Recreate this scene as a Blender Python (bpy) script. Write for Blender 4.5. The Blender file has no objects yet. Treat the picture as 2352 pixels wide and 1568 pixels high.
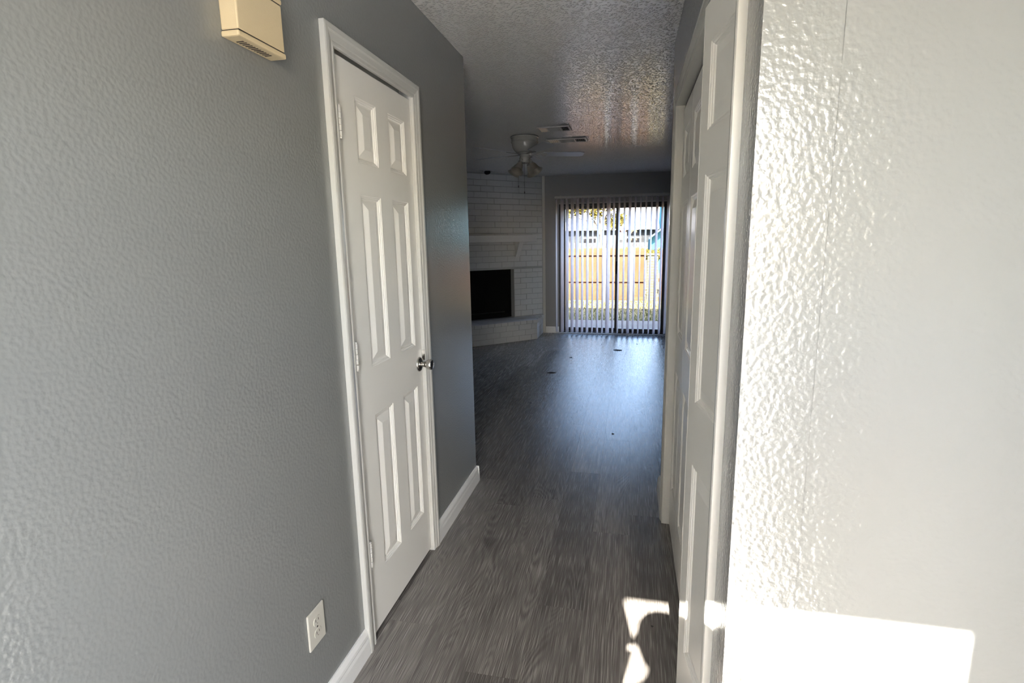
import bpy, bmesh, math, random
from mathutils import Vector, Matrix
random.seed(7)
S = bpy.context.scene
COL = S.collection
PI = math.pi

# ------------------------------------------------------------------ camera
cam_d = bpy.data.cameras.new('camera'); cam = bpy.data.objects.new('camera', cam_d); COL.objects.link(cam)
YAW, PITCH, ROLL, FPX, PX, PY = -0.2024, -0.1740, -0.0137, 1172.0, 1206.57, 759.42
fwd = Vector((math.sin(YAW)*math.cos(PITCH), math.cos(YAW)*math.cos(PITCH), math.sin(PITCH)))
rgt = Vector((math.cos(YAW), -math.sin(YAW), 0)); upv = rgt.cross(fwd)
r2 = math.cos(ROLL)*rgt + math.sin(ROLL)*upv
u2 = -math.sin(ROLL)*rgt + math.cos(ROLL)*upv
cam.matrix_world = Matrix(((r2.x, u2.x, -fwd.x, 0.8924), (r2.y, u2.y, -fwd.y, 0.0), (r2.z, u2.z, -fwd.z, 1.4444), (0, 0, 0, 1)))
cam_d.sensor_fit = 'HORIZONTAL'; cam_d.sensor_width = 36.0; cam_d.lens = FPX/2352*36.0
cam_d.shift_x = -(PX-1176)/2352; cam_d.shift_y = (PY-784)/2352
cam_d.clip_start = 0.02; cam_d.clip_end = 300
S.camera = cam

# ------------------------------------------------------------------ sky, sun, exposure
DX0, DX1 = 0.53, 1.47                                          # front doorway, left and right jamb
SKY_STRENGTH, SUN_ENERGY, EXPOSURE = 0.40, 11.5, 3.16
SUN_DIR = Vector((0.02, 1.0, -0.775)).normalized()           # the way the light travels
world = bpy.data.worlds.new('world'); S.world = world; world.use_nodes = True
wn = world.node_tree.nodes; wl = world.node_tree.links; wn.clear()
wo = wn.new('ShaderNodeOutputWorld'); wb = wn.new('ShaderNodeBackground'); ws = wn.new('ShaderNodeTexSky')
ws.sky_type = 'NISHITA'; ws.sun_disc = False; ws.sun_elevation = math.asin(-SUN_DIR.z); ws.sun_rotation = PI
ws.air_density = 1.0; ws.dust_density = 1.6; ws.ozone_density = 1.0
wb.inputs['Strength'].default_value = SKY_STRENGTH
wl.new(ws.outputs[0], wb.inputs['Color']); wl.new(wb.outputs[0], wo.inputs[0])
sun_d = bpy.data.lights.new('sun', 'SUN'); sun_d.energy = SUN_ENERGY; sun_d.angle = 0.0093; sun_d.color = (1.0, 0.94, 0.84)
sun = bpy.data.objects.new('sun', sun_d); COL.objects.link(sun)
sun.rotation_euler = SUN_DIR.to_track_quat('-Z', 'Y').to_euler(); sun.location = (0, -20, 16)
for nm, loc, rot, sx, sy in (('entry_portal', ((DX0+DX1)/2, -0.73, 1.015), (PI/2, 0, 0), DX1-DX0, 2.03),
                             ('patio_portal', (0.64, 8.11, 1.0), (-PI/2, 0, 0), 1.66, 2.0)):
    pd = bpy.data.lights.new(nm, 'AREA'); pd.shape = 'RECTANGLE'; pd.size = sx; pd.size_y = sy; pd.cycles.is_portal = True
    po = bpy.data.objects.new(nm, pd); COL.objects.link(po); po.location = loc; po.rotation_euler = rot
vs = S.view_settings; vs.view_transform = 'Standard'; vs.look = 'None'; vs.gamma = 1.0; vs.use_curve_mapping = False
vs.exposure = EXPOSURE
S.display_settings.display_device = 'sRGB'
try:
    S.cycles.use_denoising = True
    S.cycles.max_bounces = 10; S.cycles.diffuse_bounces = 6; S.cycles.glossy_bounces = 4; S.cycles.transparent_max_bounces = 12
    S.cycles.sample_clamp_indirect = 8.0; S.cycles.caustics_reflective = False; S.cycles.caustics_refractive = False
except Exception:
    pass

# ------------------------------------------------------------------ helpers
class MB:
    """collects polygons, then links them as one mesh object"""
    def __init__(s): s.v = []; s.f = []
    def add(s, verts, faces):
        b = len(s.v); s.v += [tuple(v) for v in verts]; s.f += [tuple(b+i for i in f) for f in faces]; return s
    def box(s, a, b):
        x0, y0, z0 = a; x1, y1, z1 = b
        return s.add([(x0,y0,z0),(x1,y0,z0),(x1,y1,z0),(x0,y1,z0),(x0,y0,z1),(x1,y0,z1),(x1,y1,z1),(x0,y1,z1)],
                     [(0,3,2,1),(4,5,6,7),(0,1,5,4),(1,2,6,5),(2,3,7,6),(3,0,4,7)])
    def obox(s, o, u, v, w, a, b):
        """box in the frame o + u*a.x + v*a.y + w*a.z"""
        o, u, v, w = Vector(o), Vector(u), Vector(v), Vector(w)
        m = MB().box(a, b)
        flip = u.cross(v).dot(w) < 0
        return s.add([o+u*p[0]+v*p[1]+w*p[2] for p in m.v], [f[::-1] if flip else f for f in m.f])
    def prism(s, pts, d):
        """polygon pts (3d, planar) extruded by vector d"""
        n = len(pts); d = Vector(d); P = [Vector(p) for p in pts]
        return s.add(P+[p+d for p in P], [tuple(range(n))[::-1], tuple(range(n, 2*n))]+[(i, (i+1) % n, n+(i+1) % n, n+i) for i in range(n)])
    def tube(s, path, r, n=8, caps=True):
        P = [Vector(p) for p in path]; R = r if isinstance(r, (list, tuple)) else [r]*len(P)
        vs_, fs = [], []
        ref = Vector((0.31, 0.52, 0.79))
        for i, p in enumerate(P):
            t = (P[min(i+1, len(P)-1)]-P[max(i-1, 0)]).normalized()
            a = t.cross(ref).normalized(); b = t.cross(a)
            vs_ += [p+(a*math.cos(k*2*PI/n)+b*math.sin(k*2*PI/n))*R[i] for k in range(n)]
        for i in range(len(P)-1):
            for k in range(n):
                fs.append((i*n+k, i*n+(k+1) % n, (i+1)*n+(k+1) % n, (i+1)*n+k))
        if caps: fs += [tuple(range(n))[::-1], tuple(range((len(P)-1)*n, len(P)*n))]
        return s.add(vs_, fs)
    def lathe(s, prof, o=(0,0,0), ax=(0,0,1), n=24):
        """prof: (radius, height) pairs turned about axis ax"""
        o = Vector(o); ax = Vector(ax).normalized(); a = ax.orthogonal().normalized(); b = ax.cross(a)
        vs_, fs = [], []
        for r, h in prof:
            vs_ += [o+ax*h+(a*math.cos(k*2*PI/n)+b*math.sin(k*2*PI/n))*max(r, 1e-5) for k in range(n)]
        for i in range(len(prof)-1):
            for k in range(n):
                fs.append((i*n+k, i*n+(k+1) % n, (i+1)*n+(k+1) % n, (i+1)*n+k))
        return s.add(vs_, fs)
    def mesh(s, name, m, smooth=False):
        me = bpy.data.meshes.new(name); me.from_pydata(s.v, [], s.f)
        bm = bmesh.new(); bm.from_mesh(me); bmesh.ops.recalc_face_normals(bm, faces=bm.faces); bm.to_mesh(me); bm.free()
        if m: me.materials.append(m)
        if smooth:
            for p in me.polygons: p.use_smooth = True
        return me
    def build(s, name, m, parent=None, smooth=False, bevel=0, seg=2, sharp=None):
        o = bpy.data.objects.new(name, s.mesh(name, m, smooth)); COL.objects.link(o)
        if parent is not None: o.parent = parent
        if bevel:
            bv = o.modifiers.new('bevel', 'BEVEL'); bv.width = bevel; bv.segments = seg; bv.limit_method = 'ANGLE'; bv.angle_limit = 0.6
        if sharp is not None:
            es = o.modifiers.new('edges', 'EDGE_SPLIT'); es.split_angle = sharp
        return o

def tag(o, label=None, cat=None, group=None, kind=None):
    if label: o['label'] = label
    if cat: o['category'] = cat
    if group: o['group'] = group
    if kind: o['kind'] = kind
    return o
def empty(name, loc=(0,0,0)):
    o = bpy.data.objects.new(name, None); COL.objects.link(o); o.location = loc; o.empty_display_size = 0.05; return o
def thing(name, label, cat, loc=(0,0,0), group=None, kind=None):
    return tag(empty(name, loc), label, cat, group, kind)
def keep(o, parent):
    """parent without moving (parent sits unrotated, unscaled)"""
    o.parent = parent; o.matrix_parent_inverse = Matrix.Translation(-Vector(parent.location)); return o
def copy_tree(o, parent=None):
    c = o.copy(); COL.objects.link(c)
    if parent is not None: c.parent = parent
    for ch in list(o.children): copy_tree(ch, c)
    return c

# ------------------------------------------------------------------ materials
def mat(name, col, rough=0.5, metal=0.0, spec=0.5, bump=None, vary=None, trans=0, coat=0):
    """bump: list of (kind, scale, distance); vary: (scale, amount) soft tone mottling"""
    m = bpy.data.materials.new(name); m.use_nodes = True
    nt = m.node_tree; b = nt.nodes['Principled BSDF']
    b.inputs['Base Color'].default_value = (*col, 1); b.inputs['Roughness'].default_value = rough
    b.inputs['Metallic'].default_value = metal; b.inputs['Specular IOR Level'].default_value = spec
    if coat: b.inputs['Coat Weight'].default_value = coat
    tc = nt.nodes.new('ShaderNodeTexCoord')
    prev = None
    for kind, sc, dist in (bump or []):
        if kind == 'voronoi':
            t = nt.nodes.new('ShaderNodeTexVoronoi'); t.inputs['Scale'].default_value = sc; out = t.outputs['Distance']
            wp = nt.nodes.new('ShaderNodeTexNoise'); wp.inputs['Scale'].default_value = sc*0.8
            ad = nt.nodes.new('ShaderNodeMixRGB'); ad.blend_type = 'ADD'; ad.inputs[0].default_value = 0.9/sc
            nt.links.new(tc.outputs['Object'], ad.inputs[1]); nt.links.new(tc.outputs['Object'], wp.inputs['Vector'])
            nt.links.new(wp.outputs['Color'], ad.inputs[2]); nt.links.new(ad.outputs[0], t.inputs['Vector'])
        elif kind == 'dome':                       # separate round blobs with flat gloss paint between them
            t = nt.nodes.new('ShaderNodeTexVoronoi'); t.inputs['Scale'].default_value = sc; t.inputs['Randomness'].default_value = 1.0
            nt.links.new(tc.outputs['Object'], t.inputs['Vector'])
            mr = nt.nodes.new('ShaderNodeMapRange'); mr.interpolation_type = 'SMOOTHSTEP'; mr.inputs['From Min'].default_value = 0.50; mr.inputs['From Max'].default_value = 0.12
            nt.links.new(t.outputs['Distance'], mr.inputs['Value']); out = mr.outputs[0]
        elif kind == 'popcorn':
            t = nt.nodes.new('ShaderNodeTexNoise'); t.inputs['Scale'].default_value = sc; t.inputs['Detail'].default_value = 1.0
            nt.links.new(tc.outputs['Object'], t.inputs['Vector'])
            mr = nt.nodes.new('ShaderNodeMapRange'); mr.interpolation_type = 'SMOOTHSTEP'; mr.inputs['From Min'].default_value = 0.50; mr.inputs['From Max'].default_value = 0.66
            nt.links.new(t.outputs['Fac'], mr.inputs['Value']); out = mr.outputs[0]
        else:
            t = nt.nodes.new('ShaderNodeTexNoise'); t.inputs['Scale'].default_value = sc; t.inputs['Detail'].default_value = 2.0 if kind == 'noise' else 0.5
            out = t.outputs['Fac']; nt.links.new(tc.outputs['Object'], t.inputs['Vector'])
        bp = nt.nodes.new('ShaderNodeBump'); bp.inputs['Distance'].default_value = dist; bp.inputs['Strength'].default_value = 1.0
        nt.links.new(out, bp.inputs['Height'])
        if prev: nt.links.new(prev.outputs[0], bp.inputs['Normal'])
        prev = bp
    if prev: nt.links.new(prev.outputs[0], b.inputs['Normal'])
    if vary:
        t = nt.nodes.new('ShaderNodeTexNoise'); t.inputs['Scale'].default_value = vary[0]; t.inputs['Detail'].default_value = 4
        nt.links.new(tc.outputs['Object'], t.inputs['Vector'])
        r = nt.nodes.new('ShaderNodeValToRGB'); e = r.color_ramp.elements
        e[0].position = 0.3; e[1].position = 0.7
        e[0].color = (*[c*(1-vary[1]) for c in col], 1); e[1].color = (*[min(1, c*(1+vary[1])) for c in col], 1)
        nt.links.new(t.outputs['Fac'], r.inputs[0]); nt.links.new(r.outputs[0], b.inputs['Base Color'])
    if trans:
        tr = nt.nodes.new('ShaderNodeBsdfTranslucent'); tr.inputs[0].default_value = (*col, 1)
        mx = nt.nodes.new('ShaderNodeMixShader'); mx.inputs[0].default_value = trans
        o = nt.nodes['Material Output']
        nt.links.new(b.outputs[0], mx.inputs[1]); nt.links.new(tr.outputs[0], mx.inputs[2]); nt.links.new(mx.outputs[0], o.inputs[0])
    return m

def plank_material():
    m = bpy.data.materials.new('vinyl_plank'); m.use_nodes = True; nt = m.node_tree; N = nt.nodes.new; L = nt.links.new
    b = nt.nodes['Principled BSDF']
    tc = N('ShaderNodeTexCoord'); oi = N('ShaderNodeObjectInfo')
    mul = N('ShaderNodeVectorMath'); mul.operation = 'SCALE'; mul.inputs[0].default_value = (3.1, 17.0, 9.3); L(oi.outputs['Random'], mul.inputs['Scale'])
    add = N('ShaderNodeVectorMath'); L(tc.outputs['Object'], add.inputs[0]); L(mul.outputs[0], add.inputs[1])
    def noise(scale, sc=1.0, det=2.0, dist=0.0):
        mp = N('ShaderNodeMapping'); mp.inputs['Scale'].default_value = scale; L(add.outputs[0], mp.inputs['Vector'])
        t = N('ShaderNodeTexNoise'); t.inputs['Scale'].default_value = sc; t.inputs['Detail'].default_value = det; t.inputs['Distortion'].default_value = dist
        L(mp.outputs[0], t.inputs['Vector']); return t.outputs['Fac']
    def mth(op, a, c):
        n = N('ShaderNodeMath'); n.operation = op
        for i, q in enumerate((a, c)):
            if q is None: continue
            if isinstance(q, (int, float)): n.inputs[i].default_value = q
            else: L(q, n.inputs[i])
        return n.outputs[0]
    rings = noise((5.0, 0.7, 1), 1.0, 1.0, 0.2)             # cathedral grain: contour lines of a stretched noise
    wave = mth('SINE', mth('MULTIPLY', rings, 330.0), None)
    wave = mth('MULTIPLY', mth('ADD', wave, 1.0), 0.5)
    fib = noise((420, 7, 1), 1.0, 6.0)                        # fine fibres along the plank
    blot = noise((9, 1.6, 1), 1.0, 2.0)
    knot = noise((9.0, 5.0, 1), 1.0, 0.0)
    kn = N('ShaderNodeMapRange'); kn.inputs['From Min'].default_value = 0.77; kn.inputs['From Max'].default_value = 0.87; L(knot, kn.inputs['Value'])
    mask = N('ShaderNodeMapRange'); mask.inputs['From Min'].default_value = 0.48; mask.inputs['From Max'].default_value = 0.66; L(blot, mask.inputs['Value'])
    wv = mth('MULTIPLY', mth('MULTIPLY', wave, mask.outputs[0]), 0.20)
    val = mth('ADD', mth('MULTIPLY', fib, 0.95), mth('SUBTRACT', mth('MULTIPLY', blot, 0.45), 0.10))
    val = mth('SUBTRACT', val, wv)
    val = mth('ADD', val, mth('MULTIPLY', mth('SUBTRACT', oi.outputs['Random'], 0.5), 0.22))
    val = mth('SUBTRACT', val, mth('MULTIPLY', kn.outputs[0], 0.18))
    rp = N('ShaderNodeValToRGB'); e = rp.color_ramp.elements
    e[0].position = 0.10; e[0].color = (0.018, 0.016, 0.015, 1); e[1].position = 0.95; e[1].color = (0.36, 0.335, 0.305, 1)
    x = rp.color_ramp.elements.new(0.50); x.color = (0.120, 0.110, 0.101, 1)
    L(val, rp.inputs[0]); L(rp.outputs[0], b.inputs['Base Color'])
    b.inputs['Roughness'].default_value = 0.33; b.inputs['Specular IOR Level'].default_value = 0.55
    rg = mth('ADD', mth('MULTIPLY', fib, 0.16), 0.18); L(rg, b.inputs['Roughness'])
    bp = N('ShaderNodeBump'); bp.inputs['Distance'].default_value = 0.0008; L(val, bp.inputs['Height']); L(bp.outputs[0], b.inputs['Normal'])
    return m

def glass_material():
    m = bpy.data.materials.new('tinted_glass'); m.use_nodes = True; nt = m.node_tree; nt.nodes.clear(); N = nt.nodes.new; L = nt.links.new
    o = N('ShaderNodeOutputMaterial'); t = N('ShaderNodeBsdfTransparent'); g = N('ShaderNodeBsdfGlossy'); f = N('ShaderNodeFresnel'); mx = N('ShaderNodeMixShader')
    t.inputs[0].default_value = (*GLASS_TINT, 1); g.inputs['Roughness'].default_value = 0.0; f.inputs['IOR'].default_value = 1.5
    L(f.outputs[0], mx.inputs[0]); L(t.outputs[0], mx.inputs[1]); L(g.outputs[0], mx.inputs[2]); L(mx.outputs[0], o.inputs[0])
    return m
GLASS_TINT = (0.58, 0.58, 0.59)

M = {}
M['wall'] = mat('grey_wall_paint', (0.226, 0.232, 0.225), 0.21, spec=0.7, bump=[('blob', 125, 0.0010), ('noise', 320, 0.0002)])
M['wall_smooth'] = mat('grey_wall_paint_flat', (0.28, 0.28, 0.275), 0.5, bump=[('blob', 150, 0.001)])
M['ceiling'] = mat('popcorn_ceiling', (0.88, 0.87, 0.84), 0.17, spec=1.0, bump=[('dome', 92, 0.0085)])
M['trim'] = mat('white_trim_paint', (0.57, 0.565, 0.53), 0.32, bump=[('noise', 60, 0.0004)])
M['base'] = mat('brightened_baseboard_paint', (0.80, 0.80, 0.78), 0.32, bump=[('noise', 60, 0.0004)])  # lighter copy of the trim paint, makes up for weak light near the floor
M['door'] = mat('white_door_paint', (0.83, 0.815, 0.765), 0.30, bump=[('noise', 45, 0.0004)])
M['brick'] = mat('white_painted_brick', (0.66, 0.67, 0.67), 0.5, bump=[('noise', 70, 0.004), ('noise', 300, 0.0012)])
M['mortar'] = mat('white_painted_mortar', (0.40, 0.41, 0.415), 0.6, bump=[('noise', 120, 0.003)])
M['black'] = mat('matte_black_metal', (0.004, 0.004, 0.0045), 0.7, spec=0.12)
M['soot'] = mat('firebox_soot', (0.004, 0.004, 0.004), 0.9)
M['plank'] = plank_material()
M['under'] = mat('dark_underlay', (0.02, 0.019, 0.018), 0.8)
M['bronze'] = mat('dark_bronze_aluminium', (0.018, 0.017, 0.017), 0.4, spec=0.4)
M['glass'] = glass_material()
M['vane'] = mat('white_vinyl_vane', (0.95, 0.90, 0.92), 0.45, trans=0.6)
M['chrome'] = mat('satin_nickel', (0.55, 0.53, 0.50), 0.13, metal=1.0)
M['chime'] = mat('aged_almond_plastic', (0.66, 0.54, 0.34), 0.5, bump=[('noise', 400, 0.0004)])
M['slot_shade'] = mat('slot_shade_colour', (0.05, 0.04, 0.03), 0.8)  # dark colour stands in for shade in openings, seams and the hinge gap
M['plate'] = mat('ivory_plastic', (0.58, 0.56, 0.49), 0.35)
M['fanwhite'] = mat('off_white_enamel', (0.34, 0.335, 0.305), 0.25)
M['blade'] = mat('white_fan_blade', (0.40, 0.41, 0.43), 0.3)
M['brass'] = mat('bright_metal', (0.75, 0.72, 0.65), 0.15, metal=1)
M['shade'] = mat('frosted_glass_shade', (0.30, 0.28, 0.235), 0.35, trans=0.3)
M['vent'] = mat('white_register_metal', (0.46, 0.45, 0.43), 0.4)
M['dark'] = mat('recess_shade', (0.006, 0.006, 0.006), 0.9)  # near-black colour stands in for the shade inside ceiling recesses
M['leaf_dry'] = mat('dry_leaf', (0.012, 0.010, 0.010), 0.8)
M['concrete'] = mat('concrete', (0.62, 0.61, 0.58), 0.85, bump=[('noise', 40, 0.003)], vary=(3, 0.15))
M['patio'] = mat('patio_concrete', (0.215, 0.175, 0.140), 0.85, spec=0.1, bump=[('noise', 40, 0.003)], vary=(3, 0.15))
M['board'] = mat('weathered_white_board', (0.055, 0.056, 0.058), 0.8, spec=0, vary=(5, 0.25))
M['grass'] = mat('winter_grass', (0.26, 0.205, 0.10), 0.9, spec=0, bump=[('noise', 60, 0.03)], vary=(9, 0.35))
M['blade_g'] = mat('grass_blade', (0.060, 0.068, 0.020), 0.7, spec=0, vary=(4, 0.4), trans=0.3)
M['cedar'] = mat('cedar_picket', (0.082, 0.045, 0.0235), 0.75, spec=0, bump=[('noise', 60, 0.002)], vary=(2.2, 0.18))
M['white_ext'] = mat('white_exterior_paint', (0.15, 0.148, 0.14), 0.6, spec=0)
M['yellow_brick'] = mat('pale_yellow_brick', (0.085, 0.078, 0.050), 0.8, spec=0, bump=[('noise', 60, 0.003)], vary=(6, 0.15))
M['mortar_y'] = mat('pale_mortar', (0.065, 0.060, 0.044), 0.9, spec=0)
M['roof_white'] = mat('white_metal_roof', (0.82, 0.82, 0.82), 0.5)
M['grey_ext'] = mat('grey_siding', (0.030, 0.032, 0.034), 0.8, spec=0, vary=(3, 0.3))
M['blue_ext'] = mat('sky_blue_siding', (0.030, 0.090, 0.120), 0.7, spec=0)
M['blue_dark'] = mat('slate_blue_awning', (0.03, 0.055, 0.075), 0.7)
M['sign_white'] = mat('white_sign_face', (0.85, 0.83, 0.80), 0.5)
M['sign_red'] = mat('red_sign_print', (0.62, 0.08, 0.06), 0.5)
M['bark'] = mat('pale_bark', (0.075, 0.056, 0.038), 0.9, bump=[('noise', 30, 0.01)])
M['twig'] = mat('grey_twig', (0.05, 0.046, 0.042), 0.9)
M['foliage'] = mat('yellow_green_foliage', (0.105, 0.088, 0.022), 0.6, spec=0, vary=(1.5, 0.35), trans=0.4)
M['foliage2'] = mat('green_foliage', (0.055, 0.065, 0.018), 0.6, spec=0, vary=(1.5, 0.35), trans=0.4)
M['shingle'] = mat('roof_shingle', (0.10, 0.09, 0.085), 0.9)
M['siding'] = mat('house_siding', (0.45, 0.42, 0.38), 0.8)
M['skin'] = mat('skin', (0.42, 0.24, 0.17), 0.5)
M['shirt'] = mat('charcoal_shirt', (0.05, 0.055, 0.07), 0.8)
M['trousers'] = mat('dark_jeans', (0.03, 0.04, 0.07), 0.8)
M['hair'] = mat('dark_hair', (0.02, 0.014, 0.01), 0.6)

# ------------------------------------------------------------------ the room shell
H = 2.4116
XR = 1.0906            # right hall wall
YL, YR = 2.801, 2.857  # where the hall walls end
YB = 7.941             # back wall
YC = 0.9397            # outer corner beside the closet
YF = -0.60             # front wall
XLW, XRW = -1.95, 1.95 # living-room side walls

def wall(name, o, u, v, w, rect, thick, holes, m):
    """wall in the plane o,u,v; rect=(u0,u1,v0,v1); solid from the face backwards along -w; holes are rects"""
    o, u, v, w = Vector(o), Vector(u), Vector(v), Vector(w)
    us = sorted({rect[0], rect[1], *[h[0] for h in holes], *[h[1] for h in holes]})
    vs_ = sorted({rect[2], rect[3], *[h[2] for h in holes], *[h[3] for h in holes]})
    us = [a for a in us if rect[0] <= a <= rect[1]]; vs_ = [a for a in vs_ if rect[2] <= a <= rect[3]]
    def solid(i, j):
        if i < 0 or j < 0 or i >= len(us)-1 or j >= len(vs_)-1: return False
        cu, cv = (us[i]+us[i+1])/2, (vs_[j]+vs_[j+1])/2
        return not any(h[0] < cu < h[1] and h[2] < cv < h[3] for h in holes)
    mb = MB(); idx = {}
    def V(i, j, k):
        if (i, j, k) not in idx:
            idx[(i, j, k)] = len(mb.v); mb.v.append(tuple(o+u*us[i]+v*vs_[j]-w*(thick*k)))
        return idx[(i, j, k)]
    for i in range(len(us)-1):
        for j in range(len(vs_)-1):
            if not solid(i, j): continue
            mb.f.append((V(i,j,0), V(i+1,j,0), V(i+1,j+1,0), V(i,j+1,0)))
            mb.f.append((V(i,j,1), V(i,j+1,1), V(i+1,j+1,1), V(i+1,j,1)))
            if not solid(i-1, j): mb.f.append((V(i,j,0), V(i,j+1,0), V(i,j+1,1), V(i,j,1)))
            if not solid(i+1, j): mb.f.append((V(i+1,j,0), V(i+1,j,1), V(i+1,j+1,1), V(i+1,j+1,0)))
            if not solid(i, j-1): mb.f.append((V(i,j,0), V(i,j,1), V(i+1,j,1), V(i+1,j,0)))
            if not solid(i, j+1): mb.f.append((V(i,j+1,0), V(i+1,j+1,0), V(i+1,j+1,1), V(i,j+1,1)))
    return mb.build(name, m)
X, Y, Z = Vector((1,0,0)), Vector((0,1,0)), Vector((0,0,1))
def st(o, label=None):
    tag(o, label, None, None, 'structure'); return o

D1 = (1.515, 2.077, 2.0165)      # hall door slab: y0, y1, top
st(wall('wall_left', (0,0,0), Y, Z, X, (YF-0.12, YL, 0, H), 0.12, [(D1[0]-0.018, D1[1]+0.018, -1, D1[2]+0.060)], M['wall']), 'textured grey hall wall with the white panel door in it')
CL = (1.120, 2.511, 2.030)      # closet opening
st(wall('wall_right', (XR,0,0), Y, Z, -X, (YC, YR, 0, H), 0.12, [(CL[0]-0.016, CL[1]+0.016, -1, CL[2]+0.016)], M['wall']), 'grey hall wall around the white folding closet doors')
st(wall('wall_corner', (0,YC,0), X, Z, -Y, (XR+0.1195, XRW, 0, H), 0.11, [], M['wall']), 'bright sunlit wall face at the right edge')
st(wall('wall_front', (0,YF,0), X, Z, Y, (-6, 7, -0.12, H+0.2), 0.12, [(DX0, DX1, -1, 2.03)], M['wall_smooth']), 'entry wall behind the viewer with the open front doorway')
st(wall('wall_foyer', (XRW,0,0), Y, Z, -X, (YF, YC, 0, H), 0.12, [], M['wall_smooth']), 'grey wall on the right of the entry')
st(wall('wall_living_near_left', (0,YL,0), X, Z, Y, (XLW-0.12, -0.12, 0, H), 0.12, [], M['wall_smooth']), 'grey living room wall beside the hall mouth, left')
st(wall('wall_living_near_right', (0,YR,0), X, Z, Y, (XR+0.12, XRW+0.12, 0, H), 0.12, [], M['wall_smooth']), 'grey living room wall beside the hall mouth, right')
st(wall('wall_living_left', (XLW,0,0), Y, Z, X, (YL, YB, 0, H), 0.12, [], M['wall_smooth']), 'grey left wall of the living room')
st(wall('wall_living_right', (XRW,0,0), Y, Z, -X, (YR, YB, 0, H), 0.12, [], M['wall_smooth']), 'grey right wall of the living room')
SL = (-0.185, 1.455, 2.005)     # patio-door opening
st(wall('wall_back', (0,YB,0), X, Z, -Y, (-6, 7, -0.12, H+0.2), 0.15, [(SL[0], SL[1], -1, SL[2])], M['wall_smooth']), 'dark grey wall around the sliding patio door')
st(wall('wall_closet_back', (1.80,0,0), Y, Z, -X, (YC+0.11, YR-0.12, 0, H), 0.1, [], M['wall_smooth']))
st(wall('wall_store_back', (-0.80,0,0), Y, Z, X, (YF, YL-0.12, 0, H), 0.1, [], M['wall_smooth']))
c = MB().box((-6, YF-0.12, H), (7, YB+0.15, H+0.1)).build('ceiling', M['ceiling']); st(c, 'glossy white popcorn ceiling over hall and living room')
r_ = MB().prism([(-6.5, YF-0.75, 2.72), (-6.5, 3.6, 4.2), (-6.5, YB+0.62, 2.72), (-6.5, YB+0.62, 2.62), (-6.5, YF-0.75, 2.62)], (14, 0, 0)).build('roof', M['shingle'])
st(r_, 'low pitched house roof above the ceiling')

# floor: an underlay slab with every plank laid on it
fl = MB().box((-2.15, YF-0.12, -0.12), (2.15, YB+0.15, -0.006)).build('floor', M['under']); st(fl, 'dark grey wood-look plank floor')
PW, PL = 0.1828, 1.22
ends = {1: 2.555, 2: 3.88, 3: 1.807, 4: 2.372, 5: 2.566, 0: 1.62, -1: 2.95}
x_ref = 0.005
k0, k1 = math.floor((XLW-x_ref)/PW), math.ceil((XRW-x_ref)/PW)
for k in range(k0, k1):
    xa, xb = max(XLW, x_ref+k*PW), min(XRW, x_ref+(k+1)*PW)
    if xb-xa < 0.01: continue
    e0 = ends.get(k, random.uniform(0, PL))
    y = YF+((e0-YF) % PL)-PL
    while y < YB:
        ya, yb = max(YF, y), min(YB, y+PL); y += PL
        if yb-ya < 0.02: continue
        cx_, cy_ = (xa+xb)/2, (ya+yb)/2
        if cx_ < -0.15 and cy_ < YL-0.62 : continue          # under closed rooms
        if cx_ > XR+0.15 and cy_ > YC+0.7 and cy_ < YR-0.62: continue
        g = 0.0002; w2, l2 = (xb-xa)/2-g, (yb-ya)/2-g; dz = random.uniform(-0.0002, 0.0)
        b = 0.00004
        mb = MB(); mb.add([(-w2,-l2,-0.006),(w2,-l2,-0.006),(w2,l2,-0.006),(-w2,l2,-0.006),(-w2,-l2,-b),(w2,-l2,-b),(w2,l2,-b),(-w2,l2,-b),
                           (-w2+b,-l2+b,0),(w2-b,-l2+b,0),(w2-b,l2-b,0),(-w2+b,l2-b,0)],
                          [(0,1,5,4),(1,2,6,5),(2,3,7,6),(3,0,4,7),(4,5,9,8),(5,6,10,9),(6,7,11,10),(7,4,8,11),(8,9,10,11)])
        p = mb.build('plank', M['plank'], fl); p.location = (cx_, cy_, dz)

# ------------------------------------------------------------------ mouldings and panelled doors
CASING = [(0,0),(0,0.009),(0.004,0.0115),(0.011,0.0115),(0.014,0.0090),(0.018,0.0125),(0.032,0.0155),(0.038,0.0185),(0.050,0.0185),(0.055,0.0165),(0.055,0)]
BASE = [(0,0),(0,0.0165),(0.055,0.0155),(0.068,0.0130),(0.074,0.0145),(0.084,0.0130),(0.094,0.0080),(0.100,0.0050),(0.100,0)]
def moulding(mb, prof, p0, p1, wd, td, m0=0.0, m1=0.0):
    """profile (w,t) swept from p0 to p1; ends slide by m*w (mitre)"""
    p0, p1, wd, td = Vector(p0), Vector(p1), Vector(wd), Vector(td); l = (p1-p0).normalized(); n = len(prof)
    A = [p0+wd*w+td*t-l*(m0*w) for w, t in prof]; B = [p1+wd*w+td*t+l*(m1*w) for w, t in prof]
    return mb.add(A+B, [tuple(range(n))[::-1], tuple(range(n, 2*n))]+[(i, (i+1) % n, n+(i+1) % n, n+i) for i in range(n)])
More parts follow.
